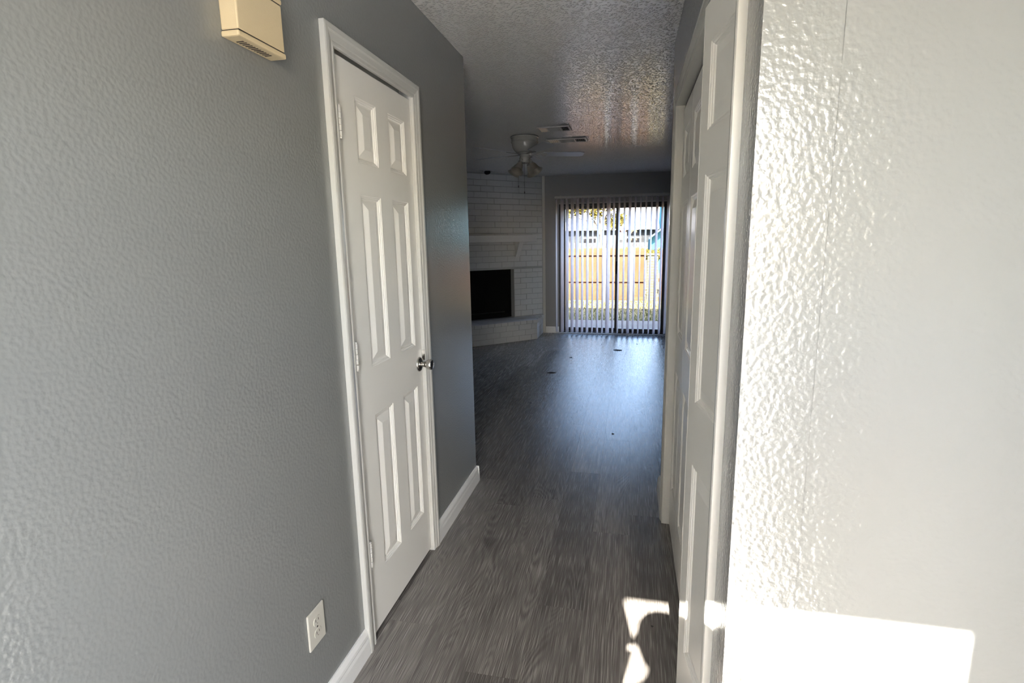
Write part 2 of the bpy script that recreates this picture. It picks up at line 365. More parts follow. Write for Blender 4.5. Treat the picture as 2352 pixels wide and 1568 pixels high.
def slab(parent, o, u, w, width, height, thick, rects, m, name='slab'):
    """panelled leaf: front face at o (lower corner), u along the width, w outwards; each raised panel is a child mesh"""
    o, u, w = Vector(o), Vector(u).normalized(), Vector(w).normalized()
    P = lambda a, b, c_: o+u*a+Z*b+w*c_
    us = sorted({0, width, *[r[0] for r in rects], *[r[1] for r in rects]}); vs_ = sorted({0, height, *[r[2] for r in rects], *[r[3] for r in rects]})
    mb = MB(); idx = {}
    def V(i, j):
        if (i, j) not in idx: idx[(i, j)] = len(mb.v); mb.v.append(tuple(P(us[i], vs_[j], 0)))
        return idx[(i, j)]
    for i in range(len(us)-1):
        for j in range(len(vs_)-1):
            cu, cv = (us[i]+us[i+1])/2, (vs_[j]+vs_[j+1])/2
            if not any(r[0] < cu < r[1] and r[2] < cv < r[3] for r in rects): mb.f.append((V(i,j), V(i+1,j), V(i+1,j+1), V(i,j+1)))
    e = 0.0
    c8 = [P(0,0,0), P(width,0,0), P(width,height,0), P(0,height,0), P(0,0,-thick), P(width,0,-thick), P(width,height,-thick), P(0,height,-thick)]
    mb.add(c8, [(4,7,6,5), (0,1,5,4), (1,2,6,5), (2,3,7,6), (3,0,4,7)])
    me = bpy.data.meshes.new(name); me.from_pydata(mb.v, [], mb.f)
    bm = bmesh.new(); bm.from_mesh(me); bmesh.ops.remove_doubles(bm, verts=bm.verts, dist=1e-5); bmesh.ops.recalc_face_normals(bm, faces=bm.faces); bm.to_mesh(me); bm.free()
    me.materials.append(m); so = bpy.data.objects.new(name, me); COL.objects.link(so); so.parent = parent
    rings = [(0,0), (0.003,-0.0022), (0.006,-0.0026), (0.009,-0.0060), (0.012,-0.0064), (0.015,-0.0098), (0.019,-0.0100), (0.046,-0.0015), (0.049,-0.0008)]
    for r in rects:
        pb = MB(); n = 0
        for ins, d in rings:
            k = min(1.0, (r[1]-r[0])/0.128)
            q = ins*k
            pb.v += [tuple(P(a, b, d)) for a, b in ((r[0]+q, r[2]+q), (r[1]-q, r[2]+q), (r[1]-q, r[3]-q), (r[0]+q, r[3]-q))]
        for i in range(len(rings)-1):
            for k in range(4): pb.f.append((i*4+k, i*4+(k+1) % 4, (i+1)*4+(k+1) % 4, (i+1)*4+k))
        i = len(rings)-1; pb.f.append((i*4, i*4+1, i*4+2, i*4+3))
        me = bpy.data.meshes.new('panel'); me.from_pydata(pb.v, [], pb.f); me.materials.append(m)
        po = bpy.data.objects.new('panel', me); COL.objects.link(po); po.parent = so
        # make sure the panel faces outwards
        if me.polygons[-1].normal.dot(w) < 0: me.flip_normals()
    return so

# hall door
d1 = st(empty('door_1'), 'closed white six-panel door in the left hall wall')
rows = [(0.212, 0.812), (0.990, 1.590), (1.695, 1.905)]
cols = [(0.119, 0.263), (0.357, 0.500)]
slab(d1, (-0.005, D1[0], 0.016), Y, X, D1[1]-D1[0], D1[2]-0.016, 0.035, [(c_[0], c_[1], r[0], r[1]) for c_ in cols for r in rows], M['door'])
y0, y1, zt = D1[0]-0.010, D1[1]+0.004, D1[2]+0.0105
moulding(MB(), CASING, (0, y0, 0), (0, y0, zt), -Y, X, 0, 1).build('casing_side', M['trim'], d1)
moulding(MB(), CASING, (0, y1, 0), (0, y1, zt), Y, X, 0, 1).build('casing_side', M['trim'], d1)
moulding(MB(), CASING, (0, y0, zt), (0, y1, zt), Z, X, 1, 1).build('casing_head', M['trim'], d1)
for a, b in (((-0.12, D1[0]-0.018, 0), (0.0, D1[0]-0.003, D1[2]+0.044)), ((-0.12, D1[1]+0.003, 0), (0.0, D1[1]+0.018, D1[2]+0.044)), ((-0.12, D1[0]-0.018, D1[2]+0.044), (0.0, D1[1]+0.018, D1[2]+0.060))):
    MB().box(a, b).build('jamb', M['trim'], d1)
for a, b in (((-0.075, D1[0]-0.003, 0.004), (-0.043, D1[0]+0.010, D1[2]+0.0135)), ((-0.075, D1[1]-0.010, 0.004), (-0.043, D1[1]+0.003, D1[2]+0.0135)), ((-0.075, D1[0]+0.010, D1[2]-0.012), (-0.043, D1[1]-0.010, D1[2]+0.044))):
    MB().box(a, b).build('door_stop', M['trim'], d1)
for zc in (1.814, 1.072, 0.347):
    hb = MB(); prof = []
    for i in range(5):
        a = -0.045+i*0.018
        prof += [(0.0045, a+0.0006), (0.0062, a+0.0012), (0.0062, a+0.0168), (0.0045, a+0.0174)]
    prof = [(0.0, -0.050), (0.0045, -0.0495), (0.0052, -0.0465)]+prof+[(0.0052, 0.0465), (0.0045, 0.0495), (0.0, 0.050)]
    hb.lathe(prof, (0.0065, D1[0]-0.001, zc), Z, 12)
    hg = hb.build('hinge', M['trim'], d1, smooth=True, sharp=0.6)
    MB().box((-0.004, D1[0]-0.0025, zc-0.045), (0.003, D1[0]-0.0005, zc+0.045)).build('hinge_leaf', M['slot_shade'], hg)  # dark strip stands in for shade in the gap beside the hinge
kc = (-0.005, 2.047, 0.918)
kn = MB().lathe([(0.0, 0.010), (0.012, 0.011), (0.026, 0.009), (0.031, 0.006), (0.0325, 0.003), (0.0325, 0.0)], kc, X, 32).build('knob_rose', M['chrome'], d1, smooth=True)
MB().lathe([(0.0115, 0.006), (0.0105, 0.016), (0.011, 0.022), (0.0145, 0.030), (0.0195, 0.038), (0.0225, 0.046), (0.0235, 0.052), (0.0228, 0.057), (0.0205, 0.060), (0.0175, 0.0605), (0.0165, 0.0585), (0.0, 0.0580)], kc, X, 32).build('knob', M['chrome'], kn, smooth=True, sharp=0.7)
MB().box((-0.004, 2.0795, 0.93), (0.0085, 2.0835, 0.975)).build('strike_plate', M['chrome'], d1)

# closet with folding doors
d2 = st(empty('door_2'), 'white panelled folding closet doors standing slightly open on the right')
y0, y1, zt = CL[0]-0.002, CL[1]+0.002, CL[2]
moulding(MB(), CASING, (XR, y0, 0), (XR, y0, zt), -Y, -X, 0, 1).build('casing_side', M['trim'], d2)
moulding(MB(), CASING, (XR, y1, 0), (XR, y1, zt), Y, -X, 0, 1).build('casing_side', M['trim'], d2)
moulding(MB(), CASING, (XR, y0, zt), (XR, y1, zt), Z, -X, 1, 1).build('casing_head', M['trim'], d2)
MB().box((XR, CL[0]-0.016, 0), (XR+0.12, CL[0], CL[2])).build('jamb', M['trim'], d2)
MB().box((XR, CL[1], 0), (XR+0.12, CL[1]+0.016, CL[2])).build('jamb', M['trim'], d2)
MB().box((XR, CL[0]-0.016, CL[2]), (XR+0.12, CL[1]+0.016, CL[2]+0.016)).build('jamb', M['trim'], d2)
MB().box((XR+0.03, CL[0]+0.002, CL[2]-0.013), (XR+0.055, CL[1]-0.002, CL[2]-0.001)).build('track', M['bronze'], d2)
LW, LH = 0.3415, 1.998
lr = [(0.062, LW-0.062, r[0], r[1]-(0.004 if r[1] > 1.8 else 0)) for r in rows]
XD = XR+0.026
fold = 0.052; dy = math.sqrt(LW**2-fold**2)
A0 = Vector((XD, CL[0]+0.004, 0.014)); A1 = A0+Vector((-fold, dy, 0)); B1 = A1+Vector((fold, dy, 0))
def leaf(p, q):
    u = (q-p).normalized(); w = Vector((-u.y, u.x, 0))
    if w.x > 0: w = -w
    return slab(d2, p, u, w, (q-p).length-0.002, LH, 0.030, lr, M['door'], 'door_leaf')
leaf(A0, A1); leaf(A1+Vector((0, 0.003, 0)), B1+Vector((0, 0.001, 0)))
C0 = Vector((XD, CL[1]-0.004-2*LW-0.002, 0.014))
leaf(C0, C0+Vector((0, LW, 0))); leaf(C0+Vector((0, LW+0.002, 0)), C0+Vector((0, 2*LW+0.002, 0)))

# baseboards
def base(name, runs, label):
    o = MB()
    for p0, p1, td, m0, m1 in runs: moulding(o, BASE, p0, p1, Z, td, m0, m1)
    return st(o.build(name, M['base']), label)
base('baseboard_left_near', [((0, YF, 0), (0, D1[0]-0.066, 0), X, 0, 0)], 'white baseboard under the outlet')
mbb = MB()
moulding(mbb, BASE, (0, D1[1]+0.060, 0), (0, YL, 0), X and Z, X) 
b = 0.0165
q = [(t, w) for w, t in BASE]
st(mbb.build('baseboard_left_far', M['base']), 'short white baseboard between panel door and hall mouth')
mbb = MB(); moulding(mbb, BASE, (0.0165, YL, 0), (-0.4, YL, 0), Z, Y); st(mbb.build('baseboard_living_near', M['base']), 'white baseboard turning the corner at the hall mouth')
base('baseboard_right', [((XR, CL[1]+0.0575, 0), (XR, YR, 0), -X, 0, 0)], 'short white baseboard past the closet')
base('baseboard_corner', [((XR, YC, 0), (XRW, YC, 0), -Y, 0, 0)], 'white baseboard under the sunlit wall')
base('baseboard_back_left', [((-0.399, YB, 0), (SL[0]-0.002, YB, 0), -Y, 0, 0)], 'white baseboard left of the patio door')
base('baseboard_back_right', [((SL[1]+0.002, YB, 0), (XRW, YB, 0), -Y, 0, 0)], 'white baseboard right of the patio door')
st(MB().box((-0.452, YB-0.028, 0), (-0.402, YB, H)).build('trim_1', M['trim']), 'white vertical trim strip where brick meets grey wall')

# entry doorway trim
d4 = st(empty('door_4'), 'open front doorway behind the viewer')
moulding(MB(), CASING, (DX0, YF, 0), (DX0, YF, 2.03), -X, Y, 0, 1).build('casing_side', M['trim'], d4)
moulding(MB(), CASING, (DX1, YF, 0), (DX1, YF, 2.03), X, Y, 0, 1).build('casing_side', M['trim'], d4)
moulding(MB(), CASING, (DX0, YF, 2.03), (DX1, YF, 2.03), Z, Y, 1, 1).build('casing_head', M['trim'], d4)
st(MB().box((0.48, -1.85, -0.10), (0.838, -1.40, 2.66)).build('sun_block_column', M['siding']), 'added unseen column outside the entry that blocks the sun')  # added out of view to block sun and bound the floor patch

# ------------------------------------------------------------------ sliding patio door
d3 = st(empty('door_3'), 'dark framed sliding glass patio door behind the blinds')
x0, x1, zt = SL
yf0, yf1 = YB+0.012, YB+0.125
for a, b in (((x0, yf0, 0), (x0+0.045, yf1, zt)), ((x1-0.045, yf0, 0), (x1, yf1, zt))): MB().box(a, b).build('frame_jamb', M['bronze'], d3, bevel=0.003)
MB().box((x0+0.045, yf0, zt-0.045), (x1-0.045, yf1, zt)).build('frame_head', M['bronze'], d3, bevel=0.003)
MB().box((x0+0.045, yf0, 0), (x1-0.045, yf1, 0.028)).build('frame_sill', M['bronze'], d3, bevel=0.003)
MB().box((x0, YB-0.006, zt-0.016), (x1, YB+0.012, zt)).build('head_reveal', M['vent'], d3)
MB().box((x0-0.01, YB-0.045, 0), (x1+0.005, YB+0.012, 0.010)).build('threshold', M['vent'], d3)
xm = 0.702
def sash(nm, xa, xb, ya, yb):
    s_ = empty(nm); s_.parent = d3
    w_ = 0.040
    MB().box((xa, ya, 0.028), (xa+w_, yb, zt-0.045)).build('stile', M['bronze'], s_, bevel=0.002)
    MB().box((xb-w_, ya, 0.028), (xb, yb, zt-0.045)).build('stile', M['bronze'], s_, bevel=0.002)
    MB().box((xa+w_, ya, 0.028), (xb-w_, yb, 0.083)).build('rail', M['bronze'], s_, bevel=0.002)
    MB().box((xa+w_, ya, zt-0.092), (xb-w_, yb, zt-0.045)).build('rail', M['bronze'], s_, bevel=0.002)
    ym = (ya+yb)/2
    MB().add([(xa+w_-0.004, ym, 0.079), (xb-w_+0.004, ym, 0.079), (xb-w_+0.004, ym, zt-0.088), (xa+w_-0.004, ym, zt-0.088)], [(0,1,2,3)]).build('pane', M['glass'], s_)
    return s_
sash('fixed_sash', x0+0.045, xm+0.029, YB+0.075, YB+0.110)
sl2 = sash('sliding_sash', xm-0.029, x1-0.045, YB+0.025, YB+0.060)
hb = MB(); hb.box((xm-0.022, YB+0.010, 0.93), (xm+0.004, YB+0.025, 1.12)); hb.build('pull_handle', M['black'], sl2, bevel=0.004)

# vertical blinds
bl = thing('vertical_blind', 'white vertical blinds hanging open in front of the sliding patio door', 'blinds', (0.6, 7.84, 2.1))
hr = MB().box((-0.238, 7.815, 2.066), (1.47, 7.862, 2.100)).build('headrail', M['vent'], None, bevel=0.004); keep(hr, bl)
for xx in (-0.15, 0.6, 1.35):
    o = MB().box((xx-0.015, 7.855, 2.075), (xx+0.015, YB, 2.108)).build('bracket', M['vent']); keep(o, bl)
vane_me = None
nx = 22
vx = [-0.212, -0.126]+[-0.126+0.0772*i for i in range(1, 21)]
for i, x in enumerate(vx):
    mb = MB(); n = 6; hw = 0.0445; th = 0.0006
    top, bot = 2.066, 0.030
    V_ = []
    for z_ in (bot, top):
        for k in range(n+1):
            a = -hw+2*hw*k/n; cv = 0.0045*(1-(a/hw)**2)
            V_ += [(a, cv, z_)]
    F_ = [(k, k+1, n+1+k+1, n+1+k) for k in range(n)]
    mb.add(V_, F_)
    o = mb.build('vane', M['vane'], None, smooth=True)
    so = o.modifiers.new('thickness', 'SOLIDIFY'); so.thickness = 0.0008
    ang = 90-random.gauss(19, 4)
    if i == 0: ang = 90-8
    if i in (1, 2): ang = 90-26
    if i == 10: ang = 90-38
    if 12 <= i <= 18: ang = 90-random.gauss(16, 3)
    if i in (14, 19): ang = 90-27
    o.location = (x, 7.838, 0); o.rotation_euler = (0, 0, math.radians(ang))
    keep(o, bl)
    cl = MB().box((-0.006, -0.002, 2.052), (0.006, 0.006, 2.072)).build('vane_clip', M['vent'], o)
ch = MB().tube([(-0.232, 7.80, 2.07), (-0.232, 7.80, 1.5), (-0.231, 7.80, 1.05)], 0.002, 6).build('control_cord', M['vent']); keep(ch, bl)

# ------------------------------------------------------------------ brick fireplace across the corner
ang = math.radians(42); FU = Vector((math.cos(ang), math.sin(ang), 0)); FN = Vector((FU.y, -FU.x, 0)); FB = Vector((-0.445, 7.9, 0))
FL = 1.98
fp = thing('fireplace', 'white painted brick corner fireplace with black firebox and raised hearth', 'fireplace', tuple(FB-FU*0.95))
def FP(s, o, z): return FB-FU*s+FN*o+Z*z
HH = 0.297
core = MB()
# wall core in pieces round the firebox
core.obox(FB, -FU, FN, Z, (-0.03, -0.30, 0), (0.505, -0.006, H)); core.obox(FB, -FU, FN, Z, (1.395, -0.30, 0), (FL, -0.006, H)); core.obox(FB, -FU, FN, Z, (0.505, -0.30, 1.03), (1.395, -0.006, H))
core.obox(FB, -FU, FN, Z, (0.505, -0.30, 0), (1.395, -0.006, HH-0.01))
keep(core.build('mortar_wall', M['mortar']), fp)
hs = [FP(0.0, -0.006, 0), FP(FL, -0.006, 0), FP(FL-0.345, 0.384, 0), FP(0.345, 0.384, 0)]
keep(MB().prism(hs, (0, 0, HH-0.006)).build('hearth_core', M['mortar']), fp)
# unit brick: chamfered face towards +y of the unit
def unit_brick():
    L_, D_, T_ = 1.0, 1.0, 1.0; e = 0.03; ez = 0.07; ed = 0.05
    v = [(0,0,0),(1,0,0),(1,0,1),(0,0,1),(0,1-ed,0),(1,1-ed,0),(1,1-ed,1),(0,1-ed,1),(e,1,ez),(1-e,1,ez),(1-e,1,1-ez),(e,1,1-ez)]
    f = [(0,1,2,3),(0,4,5,1),(1,5,6,2),(2,6,7,3),(3,7,4,0),(4,8,9,5),(5,9,10,6),(6,10,11,7),(7,11,8,4),(8,11,10,9)]
    return MB().add(v, f).mesh('brick', M['brick'])
BRK = unit_brick(); nb = 0
def brick(o, u, n, l, d, h):
    global nb; nb += 1
    ob = bpy.data.objects.new('brick', BRK); COL.objects.link(ob)
    u = Vector(u); n = Vector(n)
    R = Matrix((u*l, n*d, Z*h)).transposed().to_4x4(); R.translation = Vector(o)
    ob.matrix_world = R; ob.parent = fp; ob.matrix_parent_inverse = Matrix.Translation(-Vector(fp.location)); return ob
CH = 0.0835; BL = 0.2095; row = 0
z_ = 2.311+CH
zs = [2.311+CH-i*CH for i in range(40)]
for i, zt_ in enumerate(zs):
    zb = zt_-CH
    if zb < HH-0.05: break
    zb2 = max(zb, HH); zt2 = min(zt_, H-0.002)
    s = -0.02-(BL/2 if i % 2 else 0)+random.uniform(-0.008, 0.008)
    g = 0.012 if i <= 5 else random.choice([0.006, 0.009, 0.007])
    while s < FL:
        a, b = max(s, 0.0), min(s+BL, FL); s += BL
        if b-a < 0.02: continue
        spans = [(a, b)]
        if zb2 < 1.03-0.02:                       # leave the firebox open
            spans = [(p, q) for p, q in ((a, min(b, 0.505)), (max(a, 1.395), b)) if q-p > 0.015]
            if zt2 > 1.03: zt2 = 1.03
        for p, q in spans:
            vg = 0.004 if random.random() < 0.4 else 0.008
            pr = random.uniform(0.005, 0.013)
            brick(FP(q-vg/2, -0.02, zb2+g/2), FU, FN, q-p-vg, 0.014+pr, zt2-zb2-g)
# soldier gap above the firebox handled by the course at 1.03; hearth courses
for i in range(4):
    h = (HH-0.052)/3 if i < 3 else 0.050
    zb = i*(HH-0.052)/3
    s = 0.345-(0 if i % 2 else BL/2)
    while s < FL-0.345:
        a, b = max(s, 0.345), min(s+BL, FL-0.345); s += BL
        if b-a < 0.02 or i == 3: continue
        brick(FP(b-0.002, 0.38, zb+0.003), FU, FN, b-a-0.005, 0.012+random.uniform(0, 0.004), h-0.006)
    if i < 3:                                    # the hearth end that faces the window wall
        e0, e1 = FP(0.345, 0.384, 0), FP(0.0, 0.0, 0); du = (e1-e0).normalized(); ln = (e1-e0).length
        t = 0.0 if i % 2 else -BL/2
        while t < ln:
            a, b = max(t, 0), min(t+BL, ln); t += BL
            if b-a > 0.02: brick(e0+du*(a+0.002)+Z*(zb+0.003)-Vector((du.y, -du.x, 0))*0.01, du, Vector((du.y, -du.x, 0)), b-a-0.005, 0.015, h-0.006)
s = 0.0
while s < FL:                                    # rowlock cap bricks on the hearth top
    b = min(s+0.105, FL); mid = (s+b)/2
    dep = min(0.394, mid*1.11, (FL-mid)*1.11)
    if dep > 0.03:
        nparts = 2 if dep > 0.25 else 1
        for j in range(nparts):
            d0, d1_ = dep*j/nparts, dep*(j+1)/nparts
            ob = brick(FP(b-0.002, d0+0.002, HH-0.052), FU, FN, b-s-0.005, d1_-d0-0.004, 0.052)
    s = b
# mantel beam and its two brackets
keep(MB().obox(FB, -FU, FN, Z, (0.19, -0.004, 1.432), (1.71, 0.152, 1.531)).build('mantel_shelf', M['brick'], None, bevel=0.006), fp)
for s0 in (0.415, 1.42):
    keep(MB().prism([FP(s0, 0.0, 1.432), FP(s0, 0.138, 1.432), FP(s0, 0.135, 1.412), FP(s0, 0.022, 1.212), FP(s0, 0.0, 1.212)], -FU*0.07).build('mantel_bracket', M['brick']), fp)
# firebox: black steel surround, recessed opening, mesh screen bar
fb = MB(); fb.obox(FB, -FU, FN, Z, (0.507, -0.75, HH), (1.393, -0.70, 1.028)); fb.obox(FB, -FU, FN, Z, (0.507, -0.70, HH), (0.53, -0.30, 1.028)); fb.obox(FB, -FU, FN, Z, (1.37, -0.70, HH), (1.393, -0.30, 1.028))
fb.obox(FB, -FU, FN, Z, (0.507, -0.70, 1.0), (1.393, -0.30, 1.028)); fb.obox(FB, -FU, FN, Z, (0.507, -0.70, HH-0.02), (1.393, -0.30, HH+0.008))
fbo = keep(fb.build('firebox', M['soot']), fp)
fr = MB(); a, b = 0.508, 1.392
for p, q in (((a, -0.115, HH), (a+0.035, -0.10, 1.028)), ((b-0.035, -0.115, HH), (b, -0.10, 1.028)), ((a+0.035, -0.115, 0.985), (b-0.035, -0.10, 1.028)), ((a+0.035, -0.115, HH), (b-0.035, -0.10, HH+0.07))):
    fr.obox(FB, -FU, FN, Z, p, q)
keep(fr.build('insert_frame', M['black']), fp)
for p, q in (((0.545, -0.118, HH+0.07), (0.949, -0.112, 0.985)), ((0.951, -0.118, HH+0.07), (1.355, -0.112, 0.985))):
    keep(MB().obox(FB, -FU, FN, Z, p, q).build('glass_door', M['black']), fp)
keep(MB().obox(FB, -FU, FN, Z, (0.62, -0.11, HH+0.078), (1.28, -0.100, HH+0.088)).build('draught_bar', M['bronze']), fp)

# ------------------------------------------------------------------ ceiling fan
FC = Vector((-0.105, 4.95, 2.4116))
fan = thing('ceiling_fan', 'white hugger ceiling fan with five blades and bell light shades', 'ceiling fan', tuple(FC))
def P_(o): o.parent = fan; return o
P_(MB().lathe([(0.0, 0.0), (0.131, 0.0), (0.133, -0.006), (0.131, -0.012), (0.124, -0.016), (0.125, -0.045), (0.129, -0.050), (0.126, -0.056), (0.122, -0.060), (0.120, -0.078), (0.115, -0.098), (0.104, -0.118), (0.088, -0.136), (0.074, -0.146), (0.0, -0.148)], (0,0,0), Z, 40).build('motor_housing', M['fanwhite'], None, smooth=True, sharp=0.7))
P_(MB().lathe([(0.1335, -0.001), (0.1345, -0.004), (0.1335, -0.007)], (0,0,0), Z, 40).build('trim_ring', M['bronze'], None, smooth=True))
P_(MB().lathe([(0.0, -0.146), (0.062, -0.147), (0.064, -0.160), (0.050, -0.166), (0.048, -0.185), (0.052, -0.190), (0.052, -0.222), (0.044, -0.236), (0.020, -0.244), (0.0, -0.246)], (0,0,0), Z, 32).build('switch_housing', M['fanwhite'], None, smooth=True, sharp=0.7))
for k in range(5):
    a = math.radians(16+72*k); rd = Vector((math.cos(a), math.sin(a), 0)); tn = Vector((-math.sin(a), math.cos(a), 0))
    pit = math.radians(11)
    # right-pointing blade: z falls with increasing y -> tilt about the radial axis
    td = tn*math.cos(pit)-Z*math.sin(pit); nd = rd.cross(td)
    n = 10; outl = []
    r0, r1 = 0.175, 0.565
    for i in range(n+1):
        t = i/n; r = r0+(r1-r0)*t; w = 0.046+0.016*t
        if t > 0.9: w *= 1-0.35*((t-0.9)/0.1)**2
        outl.append((r, w))
    top = [rd*r+td*w for r, w in outl]+[rd*r-td*w for r, w in outl[::-1]]
    base_z = Z*(-0.158)
    mb = MB().prism([p+base_z for p in top], nd*0.006)
    bo = P_(mb.build('blade', M['blade'], None, bevel=0.0015))
    br = MB(); br.prism([base_z+rd*0.055+tn*0.012, base_z+rd*0.12+tn*0.009, base_z+rd*0.20+td*0.030, base_z+rd*0.215, base_z+rd*0.20-td*0.030, base_z+rd*0.12-tn*0.009, base_z+rd*0.055-tn*0.012], Z*(-0.006))
    br.build('blade_iron', M['fanwhite'], bo)
for k in range(4):
    a = math.radians(-112+90*k); rd = Vector((math.cos(a), math.sin(a), 0))
    ax = (rd*0.62-Z*0.78).normalized(); o = rd*0.045+Z*(-0.212)
    arm = P_(MB().tube([o, o+rd*0.02-Z*0.004, o+ax*0.045], 0.011, 8).build('lamp_arm', M['fanwhite'], None, smooth=True))
    s0 = o+ax*0.042
    MB().lathe([(0.020, -0.004), (0.022, 0.014), (0.024, 0.016)], s0, ax, 20).build('shade_collar', M['fanwhite'], arm, smooth=True)
    sh = MB().lathe([(0.022, 0.010), (0.030, 0.022), (0.035, 0.045), (0.040, 0.070), (0.048, 0.090), (0.060, 0.104), (0.058, 0.104), (0.046, 0.089), (0.038, 0.070), (0.033, 0.045), (0.028, 0.023), (0.020, 0.012)], s0, ax, 24)
    sh.build('lamp_shade', M['shade'], arm, smooth=True)
for px_, zl in ((-0.055, -0.455), (0.004, -0.512)):
    cb = MB().tube([(px_, -0.045, -0.235), (px_, -0.046, zl)], 0.0013, 6).build('pull_chain', M['bronze']); P_(cb)
    MB().lathe([(0.0, 0.012), (0.0035, 0.008), (0.004, -0.006), (0.0, -0.014)], (px_, -0.046, zl), Z, 10).build('chain_pull', M['bronze'], cb, smooth=True)
for q in ((0.1, -0.06, -0.062), (0.09, -0.045, -0.118)):
    pass

# ------------------------------------------------------------------ ceiling registers
def register(label, c0, wx, wy, rot):
    """three-way ceiling register; c0 centre on the ceiling"""
    t = thing('ceiling_vent', label, 'vent', c0, 'ceiling air vents'); t.rotation_euler = (0, 0, rot)
    fr = MB(); b = 0.016; hx, hy = wx/2, wy/2
    for p, q in (((-hx, -hy, -0.009), (hx, -hy+b, 0)), ((-hx, hy-b, -0.009), (hx, hy, 0)), ((-hx, -hy+b, -0.009), (-hx+b, hy-b, 0)), ((hx-b, -hy+b, -0.009), (hx, hy-b, 0))): fr.box(p, q)
    s1, s2 = -hx+0.30*wx, hx-0.30*wx
    for s in (s1, s2): fr.box((s-0.006, -hy+b, -0.009), (s+0.006, hy-b, 0))
    fr.build('frame', M['vent'], t)
    MB().box((-hx+b, -hy+b, -0.001), (hx-b, hy-b, -0.0002)).build('duct_shade', M['dark'], t)  # flat dark sheet painted as the shade behind the louvres
    def sl(p, d, tilt):
        m = MB(); p = Vector(p); d = Vector(d); sd = d.normalized().cross(Z)
        e = sd*0.006*math.cos(tilt)+Z*0.006*math.sin(tilt)
        m.prism([p-e, p+e, p+e+Z*0.0012, p-e+Z*0.0012], d); return m.build('louvre', M['vent'], t)
    n = 5
    for i in range(n):
        xx = -hx+b+(s1-0.006+hx-b)*(i+0.5)/n; sl((xx, -hy+b, -0.005), (0, wy-2*b, 0), 0.7)
        xx = s2+0.006+(hx-b-s2-0.006)*(i+0.5)/n; sl((xx, -hy+b, -0.005), (0, wy-2*b, 0), -0.7)
    m = max(5, int(wy/0.022))
    for i in range(m):
        yy = -hy+b+(wy-2*b)*(i+0.5)/m; sl((s1+0.006, yy, -0.005), (s2-s1-0.012, 0, 0), 0.5)
register('smaller white ceiling register nearer the hall, above the fan', (0.222, 4.655, H-0.004), 0.285, 0.20, -0.02)
register('wider white ceiling register behind and right of the fan motor', (0.268, 5.205, H-0.004), 0.385, 0.185, -0.02)

# recessed eyeball light in the far left of the ceiling
ey = thing('recessed_light', 'round recessed ceiling light with dark opening above the fireplace', 'ceiling light', (-1.08, 7.10, H-0.001))
MB().lathe([(0.078, -0.002), (0.082, -0.010), (0.094, -0.008), (0.102, -0.001), (0.102, 0.0), (0.078, 0.0)], (0,0,0), Z, 32).build('trim_ring', M['vent'], ey, smooth=True)
MB().lathe([(0.0785, -0.0022), (0.0, -0.0020)], (0,0,0), Z, 24).build('can_shade', M['dark'], ey)  # flat dark disc in place of a shaded recess, the ceiling is solid
ax_ = Vector((0.30, -0.55, -0.78)).normalized()
MB().lathe([(0.040+0.0*k, 0.0) if False else (0.062*math.sin(k*PI/12), 0.062*math.cos(k*PI/12)) for k in range(3, 9)], (0, 0.012, 0.012), ax_, 24).build('eyeball', M['vent'], ey, smooth=True)
MB().lathe([(0.046, 0.0425), (0.0, 0.0420)], (0, 0.012, 0.012), ax_, 24).build('aperture_shade', M['dark'], ey)  # dark disc painted as the shade inside the lamp opening

# ------------------------------------------------------------------ doorbell chime box
cm = thing('door_chime', 'almond plastic doorbell chime box high on the left wall', 'doorbell', (0, 1.141, 1.97))
def rel(mb, nm, m, par, **k): o = mb.build(nm, m, None, **k); return keep(o, par)
rel(MB().box((0, 1.064, 1.9105), (0.044, 1.220, 2.0165)), 'cover', M['chime'], cm, bevel=0.003)
capb = rel(MB().box((0, 1.061, 1.8955), (0.0455, 1.223, 1.9085)), 'bottom_cap', M['chime'], cm, bevel=0.004)
rel(MB().box((0, 1.061, 2.0185), (0.0455, 1.223, 2.031)), 'top_cap', M['chime'], cm, bevel=0.004)
rel(MB().box((0.001, 1.066, 1.9), (0.0425, 1.218, 2.025)), 'inner_body', M['slot_shade'], cm)  # dark so the seams between cover and caps look shaded
for i in range(11):
    yy = 1.092+i*0.0092
    o = MB().box((0.012, yy, 1.8948), (0.030, yy+0.0042, 1.8962)).build('slot_shade', M['slot_shade'], None); o.parent = cm; o.matrix_parent_inverse = Matrix.Translation(-Vector(cm.location))  # dark bars painted as the shade in the grille openings

# ------------------------------------------------------------------ outlet
ot = thing('wall_outlet', 'ivory duplex outlet low on the left wall', 'outlet', (0, 1.187, 0.328))
rel(MB().prism([(0, 1.148, 0.270), (0, 1.226, 0.270), (0, 1.226, 0.387), (0, 1.148, 0.387)], (0.0065, 0, 0)), 'plate', M['plate'], ot, bevel=0.003, seg=3)
for zc in (0.3475, 0.3085):
    pts = []
    for k in range(20):
        a = 2*PI*k/20; yy, zz = 0.0165*math.cos(a), 0.0165*math.sin(a); zz = max(-0.0125, min(0.0125, zz)); pts.append((0.0060, 1.187+yy, zc+zz))
    rc = rel(MB().prism(pts, (0.0022, 0, 0)), 'receptacle', M['plate'], ot, bevel=0.0006)
    for yy, hh in ((-0.0062, 0.0045), (0.0062, 0.0038)):
        o = MB().box((0.0081, 1.187+yy-0.0011, zc+0.002-hh), (0.0084, 1.187+yy+0.0011, zc+0.002+hh)).build('slot_shade', M['slot_shade'], rc)  # dark bars painted as the shade in the blade openings
        o.matrix_parent_inverse = Matrix.Identity(4)
    MB().lathe([(0.0024, 0.0081), (0.0, 0.0084)], (0, 1.187, zc-0.0085), X, 10).build('ground_hole', M['slot_shade'], rc)  # dark disc painted as the shade in the pin opening
